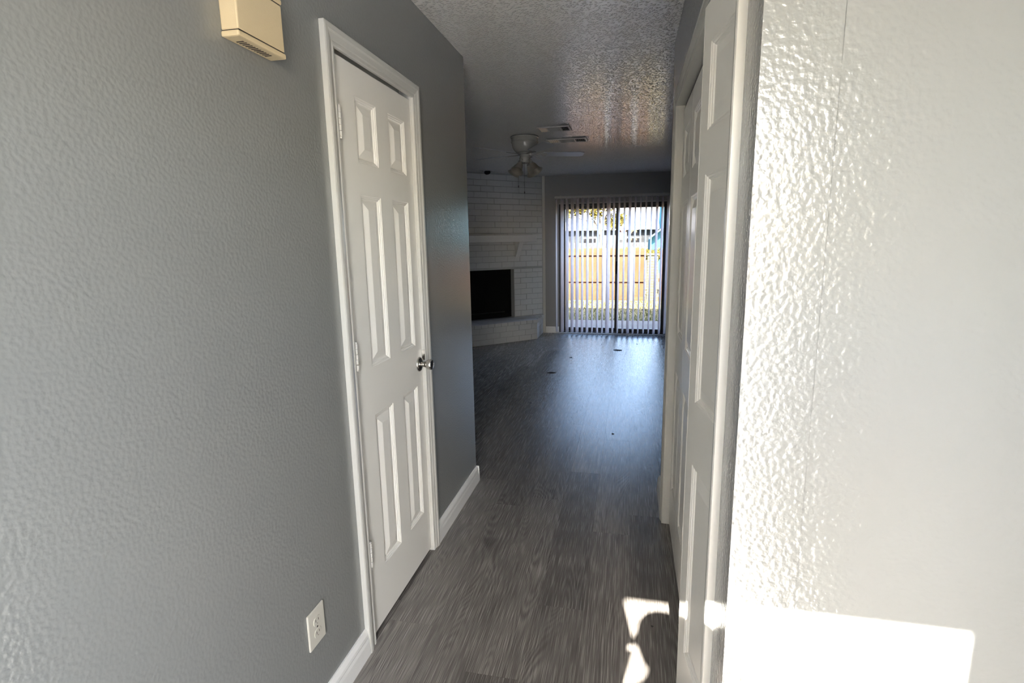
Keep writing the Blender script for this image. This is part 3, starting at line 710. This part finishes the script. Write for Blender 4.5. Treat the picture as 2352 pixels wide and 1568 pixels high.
rel(MB().lathe([(0.0032, 0.0062), (0.0028, 0.0078), (0.0, 0.0080)], (0, 1.187, 0.328), X, 12), 'screw', M['chrome'], ot)

# ------------------------------------------------------------------ bits on the floor
def crumb(x, y, size, seed, label, long=False):
    rr = random.Random(seed); n = 9; top = []
    for k in range(n):
        a = 2*PI*k/n; r = size*rr.uniform(0.35, 1.0)
        top.append((x+math.cos(a)*r*(1.9 if long else 1.2), y+math.sin(a)*r*0.8, 0.002+rr.uniform(0, size*0.16)))
    mb = MB(); mb.v = top+[(p[0], p[1], 0.0004) for p in top]+[(x, y, 0.003+size*0.25)]
    mb.f = [(i, (i+1) % n, 2*n) for i in range(n)]+[(n+i, n+(i+1) % n, (i+1) % n, i) for i in range(n)]+[tuple(range(n, 2*n))]
    return tag(mb.build('dry_leaf', M['leaf_dry']), label, 'leaf', 'dry leaf bits on the floor')
crumb(0.072, 5.443, 0.036, 1, 'largest dark leaf scrap on the floor left of the shiny strip', True)
crumb(0.749, 6.739, 0.036, 2, 'ragged dark leaf scrap in the shiny floor near the patio door', True)
crumb(0.198, 6.22, 0.020, 3, 'small dark leaf bit on the floor left of the ragged scrap')
crumb(1.014, 7.185, 0.014, 4, 'tiny dark bit on the floor just inside the right patio pane')
crumb(0.529, 7.089, 0.009, 5, 'tiny dark speck on the floor nearest the blinds middle')
crumb(0.792, 3.72, 0.011, 6, 'tiny dark bit on the floor near the hall mouth')
crumb(-0.256, 4.966, 0.015, 8, 'small dark bit on the dark floor left of all other scraps')
crumb(1.005, 1.768, 0.006, 9, 'tiny black speck on the hall floor in the round shadow')

# ------------------------------------------------------------------ outdoors: back yard
GZ = -0.15
gp = MB().add([(-40, YB+0.15, GZ-0.02), (40, YB+0.15, GZ-0.02), (40, 14.2, GZ-0.02), (-40, 14.2, GZ-0.02), (40, 80, GZ-0.5), (-40, 80, GZ-0.5)], [(0,1,2,3), (3,2,4,5)]).build('ground', M['grass'])
st(gp, 'dry grass yard beyond the patio')
st(MB().box((-2.4, YB+0.15, GZ-0.1), (3.2, 9.97, -0.10)).build('patio_slab', M['patio']), 'pale concrete patio outside the sliding door')
gb = MB()
for i in range(14000):
    x, y = random.uniform(-3, 4), 9.98+3.9*random.random()**1.3
    if y > 13.8 and (abs(x-0.228) < 0.12 or abs(x-0.951) < 0.12): continue
    h = random.uniform(0.02, 0.07) if y > 10.15 else random.uniform(0.03, 0.10); a = random.uniform(0, PI); dx, dy_ = math.cos(a)*0.0055, math.sin(a)*0.0055
    lx, ly = random.uniform(-0.03, 0.03), random.uniform(-0.03, 0.03); b = len(gb.v)
    gb.v += [(x-dx, y-dy_, GZ-0.02), (x+dx, y+dy_, GZ-0.02), (x+lx, y+ly, GZ-0.02+h)]; gb.f.append((b, b+1, b+2))
me = bpy.data.meshes.new('lawn_grass'); me.from_pydata(gb.v, [], gb.f); me.materials.append(M['blade_g'])
o = bpy.data.objects.new('lawn_grass', me); COL.objects.link(o); tag(o, 'short green and straw grass blades in the yard', 'grass', None, 'stuff')

# cedar fence: pickets and three rails, white posts, a pale brick pier
FY = 14.05
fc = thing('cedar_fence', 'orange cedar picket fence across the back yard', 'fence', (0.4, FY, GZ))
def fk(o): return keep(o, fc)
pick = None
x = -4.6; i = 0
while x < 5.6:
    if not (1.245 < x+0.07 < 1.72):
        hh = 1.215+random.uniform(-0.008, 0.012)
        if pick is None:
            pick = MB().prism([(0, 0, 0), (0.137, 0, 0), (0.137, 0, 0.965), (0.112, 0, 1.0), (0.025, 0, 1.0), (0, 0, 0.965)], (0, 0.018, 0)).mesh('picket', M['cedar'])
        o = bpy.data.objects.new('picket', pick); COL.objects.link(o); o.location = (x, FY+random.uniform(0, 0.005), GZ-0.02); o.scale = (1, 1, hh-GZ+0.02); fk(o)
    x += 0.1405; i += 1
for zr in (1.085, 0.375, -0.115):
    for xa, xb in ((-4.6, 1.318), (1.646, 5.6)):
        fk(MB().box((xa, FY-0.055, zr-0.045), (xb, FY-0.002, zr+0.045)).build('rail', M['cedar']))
for xp, wd, lab in ((0.228, 0.10, 'white post in front of the cedar fence, left of the door mullion'), (0.951, 0.09, 'white post in front of the cedar fence, right of the door mullion')):
    t = thing('fence_post', lab, 'post', (xp, FY-0.12, GZ-0.02), 'white posts at the fence')
    MB().box((-wd/2, -0.045, 0), (wd/2, 0.045, 1.38)).build('shaft', M['white_ext'], t)
    MB().prism([(-wd/2-0.012, -0.057, 1.38), (wd/2+0.012, -0.057, 1.38), (wd/2+0.012, 0.057, 1.38), (-wd/2-0.012, 0.057, 1.38)], (0, 0, 0.03)).build('cap', M['white_ext'], t)
pr = thing('brick_pier', 'pale yellow brick pier between the cedar fence panels', 'pillar', (1.482, FY, GZ-0.02))
MB().box((-0.130, -0.130, 0), (0.130, 0.130, 1.20)).build('mortar_core', M['mortar_y'], pr)
bk = MB(); z_ = 0; i = 0
while z_ < 1.18:
    for sd in range(4):
        R = Matrix.Rotation(sd*PI/2, 3, 'Z')
        xs = [(-0.137, 0.060), (0.070, 0.137)] if i % 2 else [(-0.137, -0.070), (-0.060, 0.137)]
        for a, b in xs:
            m_ = MB().box((a, -0.138, z_+0.006), (b, -0.126, z_+0.068)); bk.add([R @ Vector(v) for v in m_.v], m_.f)
    z_ += 0.074; i += 1
o = bk.build('brickwork', M['yellow_brick'], pr); o['kind'] = 'stuff'
MB().box((-0.16, -0.16, 1.20), (0.16, 0.16, 1.25)).build('cap_stone', M['mortar_y'], pr)

# foliage helpers
def leaves(blobs, n, size, rr):
    mb = MB()
    for i in range(n):
        c_, r_ = rr.choices(blobs, weights=[b[1]**2 for b in blobs])[0]
        v = Vector((rr.gauss(0, 1), rr.gauss(0, 1), rr.gauss(0, 1))).normalized()*r_*rr.random()**0.45
        p = Vector(c_)+Vector((v.x, v.y, v.z*0.8)); a = Vector((rr.gauss(0,1), rr.gauss(0,1), rr.gauss(0,1))).normalized(); b = a.orthogonal().normalized(); s = size*rr.uniform(0.6, 1.3)
        k = len(mb.v); mb.v += [tuple(p-a*s), tuple(p+b*s*0.45), tuple(p+a*s), tuple(p-b*s*0.45)]; mb.f.append((k, k+1, k+2, k+3))
    return mb
def raw(mb, name, m, parent):
    me = bpy.data.meshes.new(name); me.from_pydata(mb.v, [], mb.f); me.materials.append(m); o = bpy.data.objects.new(name, me); COL.objects.link(o); o.parent = parent; return o
def branchy(mb, p, d, ln, r, depth, rr, tips):
    P = [p]; D = d.normalized()
    for i in range(4):
        D = (D+Vector((rr.gauss(0, .16), rr.gauss(0, .16), rr.gauss(0, .10)))).normalized(); P.append(P[-1]+D*ln/4)
    mb.tube(P, [r*(1-0.12*i) for i in range(5)], 5)
    if depth == 0: tips.append(P[-1]); return
    for k in range(3 if depth > 1 else 2):
        nd = (D+Vector((rr.gauss(0, .6), rr.gauss(0, .6), rr.gauss(0.1, .35)))).normalized(); branchy(mb, P[-1 if k < 2 else 3], nd, ln*0.68, r*0.58, depth-1, rr, tips)
rr = random.Random(21)
def tree(label, x, y, h, n, crown, seed, group, lean=0.0, m='foliage', spread=None):
    rr = random.Random(seed); t = thing('tree', label, 'tree', (x, y, -0.35), group)
    mb = MB(); tips = []
    if lean:                                     # forked trunk as the photograph shows it
        mb.tube([(0.42, 0, 0), (0.42, 0, 1.0), (0.38, 0, 1.75), (0.30, 0, 2.15)], [0.085, 0.075, 0.065, 0.055], 8)
        for p1, p2 in (((-0.05, 0.1, 2.75), (-0.75, 0.2, 3.3)), ((0.25, 0.0, 2.8), (-0.1, 0.1, 3.6)), ((0.5, -0.1, 2.7), (0.85, 0.1, 3.4)), ((0.05, -0.1, 2.5), (-0.9, -0.2, 2.75))):
            mb.tube([(0.34, 0, 1.95), p1, p2], [0.042, 0.028, 0.014], 6)
            branchy(mb, Vector(p1), Vector(p2)-Vector(p1), 0.55, 0.014, 1, rr, tips)
    else: branchy(mb, Vector((0, 0, 0)), Vector((lean, 0, 1)), h*0.42, h*0.022, 3, rr, tips)
    mb.build('trunk', M['bark'], t)
    blobs = [(p, crown*rr.uniform(0.55, 1)) for p in tips]
    if spread: blobs = [(Vector((rr.uniform(spread[0], spread[1]), rr.uniform(-.8, .8), rr.uniform(spread[2], spread[3])+0.35)), crown*rr.uniform(0.5, 1)) for _ in range(22)]
    raw(leaves(blobs, n, 0.085, rr), 'foliage', M[m], t)['kind'] = 'stuff'
    return t
tree('yellow-leaved tree with pale trunk seen through the left patio pane', -0.62, 21.5, 4.6, 5200, 0.50, 3, 'yellow trees past the fence', 0.04, 'foliage', (-1.25, 1.05, 2.15, 4.1))
tree('small yellow tree at the far left of the patio door view', -3.1, 24.5, 4.8, 1900, 0.62, 5, 'yellow trees past the fence')
tree('thin yellow-green tree behind the right patio pane', 1.55, 40.5, 6.4, 1700, 0.6, 8, 'yellow trees past the fence', 0.0, 'foliage', (-1.2, 1.6, 4.4, 6.0))
def bush(label, x, y, zc, r, n, seed, m):
    rr = random.Random(seed); t = thing('bush', label, 'bush', (x, y, -0.3), 'bushes past the fence')
    blobs = [(Vector((rr.uniform(-r, r), rr.uniform(-.3, .3)*r, zc+0.3+rr.uniform(-.2, .2)*r)), r*0.55) for _ in range(6)]
    raw(leaves(blobs, n, 0.055, rr), 'foliage', M[m], t)['kind'] = 'stuff'
    sb = MB()
    for k in range(7): sb.tube([(rr.uniform(-.1, .1), rr.uniform(-.1, .1), 0), (rr.uniform(-.3, .3)*r*2, rr.uniform(-.2, .2), zc*0.6+0.2), (rr.uniform(-.6, .6)*r, rr.uniform(-.2, .2), zc+0.3)], [0.02, 0.014, 0.006], 5)
    sb.build('stems', M['twig'], t)
bush('yellow-green bush showing over the brick pier', 1.66, 15.6, 1.05, 0.36, 700, 31, 'foliage')
bush('low yellow-green bush over the fence right of the second white post', 1.02, 16.8, 1.02, 0.28, 420, 32, 'foliage')
bush('green bush over the fence beside the first white post', 0.10, 16.2, 1.05, 0.28, 420, 33, 'foliage2')
bush('leafy bush over the fence at the far right', 3.0, 16.8, 1.05, 0.34, 500, 34, 'foliage2')
# bare grey shrub on the left
t = thing('bare_shrub', 'bare grey branched shrub behind the fence on the left', 'shrub', (-1.45, 18.0, -0.3))
rr = random.Random(44); mb = MB(); tp = []
for k in range(9): branchy(mb, Vector((rr.uniform(-.7, .7), rr.uniform(-.2, .2), 0)), Vector((rr.gauss(0, .35), rr.gauss(0, .2), 1)), 1.05, 0.022, 2, rr, tp)
mb.build('branches', M['twig'], t)

# white-roofed shed, long grey lean-to below, blue house at the right
sh = thing('white_roof_shed', 'long shed with glaring white metal roof and grey wall past the fence', 'shed', (0, 33, -0.4))
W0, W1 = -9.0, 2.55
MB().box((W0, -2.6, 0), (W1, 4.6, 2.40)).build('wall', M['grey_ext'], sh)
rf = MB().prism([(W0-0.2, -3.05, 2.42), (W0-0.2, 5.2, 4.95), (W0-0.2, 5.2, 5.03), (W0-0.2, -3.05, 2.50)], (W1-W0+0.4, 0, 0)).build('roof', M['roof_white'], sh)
sb = MB(); k = W0
while k < W1: sb.prism([(k, -3.04, 2.51), (k, 5.2, 5.04), (k, 5.2, 5.07), (k, -3.04, 2.54)], (0.03, 0, 0)); k += 0.45
o = sb.build('roof_seams', M['roof_white'], rf); o['kind'] = 'stuff'
for xa in (-6.8, -4.3, -1.9, 0.6):
    w_ = MB().box((xa, -2.66, 1.05), (xa+0.9, -2.60, 2.0)).build('window', M['white_ext'], sh); MB().box((xa+0.07, -2.67, 1.12), (xa+0.83, -2.655, 1.93)).build('pane', M['black'], w_)
MB().box((-0.85, -2.66, 0), (0.1, -2.60, 2.1)).build('door', M['white_ext'], sh)
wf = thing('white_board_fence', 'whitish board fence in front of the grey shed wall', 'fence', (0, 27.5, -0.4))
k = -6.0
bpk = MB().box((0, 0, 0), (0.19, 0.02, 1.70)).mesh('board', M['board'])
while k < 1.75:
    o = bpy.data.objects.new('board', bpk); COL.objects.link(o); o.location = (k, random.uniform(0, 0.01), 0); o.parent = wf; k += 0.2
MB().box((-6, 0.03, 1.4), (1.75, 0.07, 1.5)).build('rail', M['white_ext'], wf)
bh = thing('blue_house', 'sky blue sided house at the right of the patio view', 'house', (1.9, 27, -0.4))
MB().prism([(0, 0, 0), (4.6, 0, 0), (4.6, 0, 4.6), (0.63, 0, 4.6), (0.57, 0, 2.33), (0.0, 0, 1.88)], (0, 4, 0)).build('wall', M['blue_ext'], bh)
MB().prism([(-0.10, -0.5, 1.84), (0.60, -0.5, 2.38), (0.60, -0.5, 2.46), (-0.10, -0.5, 1.92)], (0, 1.0, 0)).build('awning', M['blue_dark'], bh)
MB().prism([(0.4, -0.4, 4.6), (5.0, -0.4, 4.6), (5.0, 2.0, 5.6), (0.4, 2.0, 5.6)], (0, 0, 0.1)).build('roof', M['roof_white'], bh)
sg = thing('street_sign', 'white street sign with red top on a post past the fence', 'sign', (0.632, 19.5, -0.35))
MB().tube([(0, 0.03, 0), (0, 0.03, 2.2)], 0.028, 8).build('post', M['white_ext'], sg)
MB().box((-0.12, -0.01, 1.80), (0.12, 0.01, 2.06)).build('board', M['sign_white'], sg)
rd_ = MB().lathe([(0.0, 0.0), (0.10, 0.0), (0.10, 0.02), (0.0, 0.02)], (0, -0.01, 2.15), (0, 1, 0), 8).build('red_plate', M['sign_red'], sg)
MB().box((-0.055, -0.016, 2.135), (0.055, -0.0105, 2.165)).build('white_bar', M['sign_white'], rd_)

# ------------------------------------------------------------------ outdoors: front walk
st(MB().box((-6, -9, -0.22), (8, YF-0.12, -0.10)).build('front_walk', M['concrete']), 'sunlit concrete front walk outside the entry')
st(MB().add([(-40, -60, -0.24), (40, -60, -0.24), (40, YF-0.12, -0.24), (-40, YF-0.12, -0.24)], [(0,1,2,3)]).build('front_bounce_ground', M['concrete']), 'unseen pale ground outside the entry, spread wide to bounce sun indoors')  # unseen ground, made pale all over to bounce sun onto the ceiling

# ------------------------------------------------------------------ the person taking the photograph, in the doorway (only the shadow shows)
pn = thing('person', 'person in dark shirt raising a phone, casting the round floor shadow', 'person', (0.985, -0.33, 0.0))
px0, py0 = 1.0, -0.33
def skin(name, chains, m, parent, sub=2):
    """chains: list of [(x,y,z,r),...]; a chain starting with an int continues from that vertex"""
    vs_, es, rs = [], [], []
    for ch in chains:
        prev = None
        for p in ch:
            if isinstance(p, int): prev = p; continue
            vs_.append(p[:3]); rs.append(p[3]); k = len(vs_)-1
            if prev is not None: es.append((prev, k))
            prev = k
    me = bpy.data.meshes.new(name); me.from_pydata(vs_, es, []); o = bpy.data.objects.new(name, me); COL.objects.link(o)
    sk = o.modifiers.new('skin', 'SKIN'); sk.use_smooth_shade = True
    me.skin_vertices.new() if not me.skin_vertices else None
    for i, r in enumerate(rs):
        q = r if isinstance(r, tuple) else (r, r)
        me.skin_vertices[0].data[i].radius = q; me.skin_vertices[0].data[i].use_root = (i == 0)
    sb_ = o.modifiers.new('smooth', 'SUBSURF'); sb_.levels = sb_.render_levels = sub
    me.materials.append(m); return keep(o, parent)
body = [[(px0, py0, 0.98, (0.105, 0.085)), (px0, py0, 1.15, (0.105, 0.085)), (px0, py0+0.005, 1.28, (0.11, 0.085)), (px0, py0-0.005, 1.365, 0.070), (px0, py0, 1.43, 0.054), (px0, py0+0.008, 1.475, 0.056), (px0, py0+0.012, 1.53, 0.092), (px0, py0, 1.60, 0.112), (px0, py0-0.006, 1.640, 0.086), (px0, py0-0.006, 1.662, 0.050)]]
arm_l = [3, (px0-0.16, py0-0.01, 1.335, 0.050), (px0-0.215, py0+0.03, 1.19, 0.042), (px0-0.215, py0+0.08, 1.09, 0.038), (px0-0.185, py0+0.16, 1.16, 0.034), (px0-0.150, py0+0.225, 1.255, 0.026), (px0-0.147, py0+0.245, 1.290, 0.030)]
arm_r = [3, (px0+0.16, py0-0.01, 1.335, 0.050), (px0+0.215, py0-0.01, 1.20, 0.042), (px0+0.225, py0-0.01, 1.05, 0.038), (px0+0.225, py0+0.02, 0.92, 0.032), (px0+0.220, py0+0.05, 0.80, 0.026), (px0+0.218, py0+0.06, 0.755, 0.032)]
leg_l = [0, (px0-0.085, py0, 0.90, 0.095), (px0-0.095, py0+0.01, 0.50, 0.060), (px0-0.10, py0-0.01, 0.30, 0.052), (px0-0.10, py0-0.02, 0.09, 0.038), (px0-0.105, py0+0.10, 0.040, 0.036)]
leg_r = [0, (px0+0.085, py0, 0.90, 0.095), (px0+0.095, py0+0.01, 0.50, 0.060), (px0+0.10, py0-0.01, 0.30, 0.052), (px0+0.10, py0-0.02, 0.09, 0.038), (px0+0.105, py0+0.10, 0.040, 0.036)]
chs = body+[arm_l, arm_r, leg_l, leg_r]
n0 = 10; pl_, pr_ = n0+5, n0+11                           # palm vertices
pL = Vector(arm_l[-1][:3]); pR = Vector(arm_r[-1][:3])
for k in range(4):
    a = pL+Vector((-0.024+0.014*k, 0.006, 0.022)); chs.append([pl_, (*(a), 0.009), (*(a+Vector((0.002, 0.008, 0.030+0.004*(k % 3)))), 0.0085), (*(a+Vector((0.004, 0.004, 0.055))), 0.0075)])
    a = pR+Vector((0.0, -0.024+0.015*k, -0.030)); chs.append([pr_, (*(a), 0.009), (*(a+Vector((-0.004, 0.002, -0.034-0.004*(k % 3)))), 0.0085), (*(a+Vector((-0.014, 0.004, -0.058))), 0.0075)])
chs.append([pl_, (*(pL+Vector((0.028, 0.010, 0.006))), 0.010), (*(pL+Vector((0.038, 0.014, 0.036))), 0.009)])
chs.append([pr_, (*(pR+Vector((-0.012, 0.030, -0.010))), 0.010), (*(pR+Vector((-0.016, 0.040, -0.040))), 0.009)])
skin('body', chs, M['skin'], pn)
skin('shirt', [[(px0, py0, 0.80, 0.15), (px0, py0, 0.90, 0.16), (px0, py0, 1.10, 0.15), (px0, py0, 1.30, 0.14), (px0, py0-0.004, 1.385, 0.060)],
               [3, (px0-0.16, py0-0.01, 1.335, 0.060), (px0-0.213, py0+0.025, 1.20, 0.054)], [3, (px0+0.16, py0-0.01, 1.335, 0.060), (px0+0.213, py0-0.01, 1.21, 0.054)]], M['shirt'], pn)
skin('trousers', [[(px0, py0, 0.96, 0.125), (px0-0.085, py0, 0.88, 0.105), (px0-0.095, py0+0.01, 0.50, 0.072), (px0-0.10, py0-0.015, 0.10, 0.060)],
                  [0, (px0+0.085, py0, 0.88, 0.105), (px0+0.095, py0+0.01, 0.50, 0.072), (px0+0.10, py0-0.015, 0.10, 0.060)]], M['trousers'], pn)
for sg_ in (-1, 1):
    skin('shoe', [[(px0+sg_*0.10, py0-0.045, 0.042, 0.040), (px0+sg_*0.104, py0+0.05, 0.044, 0.044), (px0+sg_*0.108, py0+0.155, 0.034, 0.033)]], M['hair'], pn)
skin('hair', [[(px0, py0-0.055, 1.50, 0.075), (px0, py0-0.035, 1.58, 0.106), (px0, py0-0.025, 1.625, 0.100), (px0, py0-0.008, 1.650, 0.072), (px0, py0+0.034, 1.660, 0.044)]], M['hair'], pn)
for sg_ in (-1, 1):
    keep(MB().lathe([(0.0, 0.012), (0.008, 0.009), (0.012, 0.0), (0.008, -0.009), (0.0, -0.012)], (px0+sg_*0.033, py0+0.083, 1.575), Y, 12).build('eye', M['fanwhite'], None, smooth=True), pn)
    skin('ear', [[(px0+sg_*0.090, py0-0.002, 1.545, 0.010), (px0+sg_*0.098, py0-0.010, 1.575, 0.014), (px0+sg_*0.094, py0-0.008, 1.595, 0.009)]], M['skin'], pn, 1)
skin('nose', [[(px0, py0+0.088, 1.575, 0.009), (px0, py0+0.106, 1.545, 0.014)]], M['skin'], pn, 1)
skin('mouth', [[(px0-0.022, py0+0.082, 1.508, 0.005), (px0, py0+0.090, 1.510, 0.007), (px0+0.022, py0+0.082, 1.508, 0.005)]], M['leaf_dry'], pn, 1)
ph = MB().box((-0.039, -0.004, -0.078), (0.039, 0.004, 0.078)).build('phone', M['black'], None, bevel=0.004)
ph.location = (0.846, -0.050, 1.395); ph.rotation_euler = (0, math.radians(-14), 0)
tag(ph, 'black phone held upright in the raised hand of the standing person', 'phone')
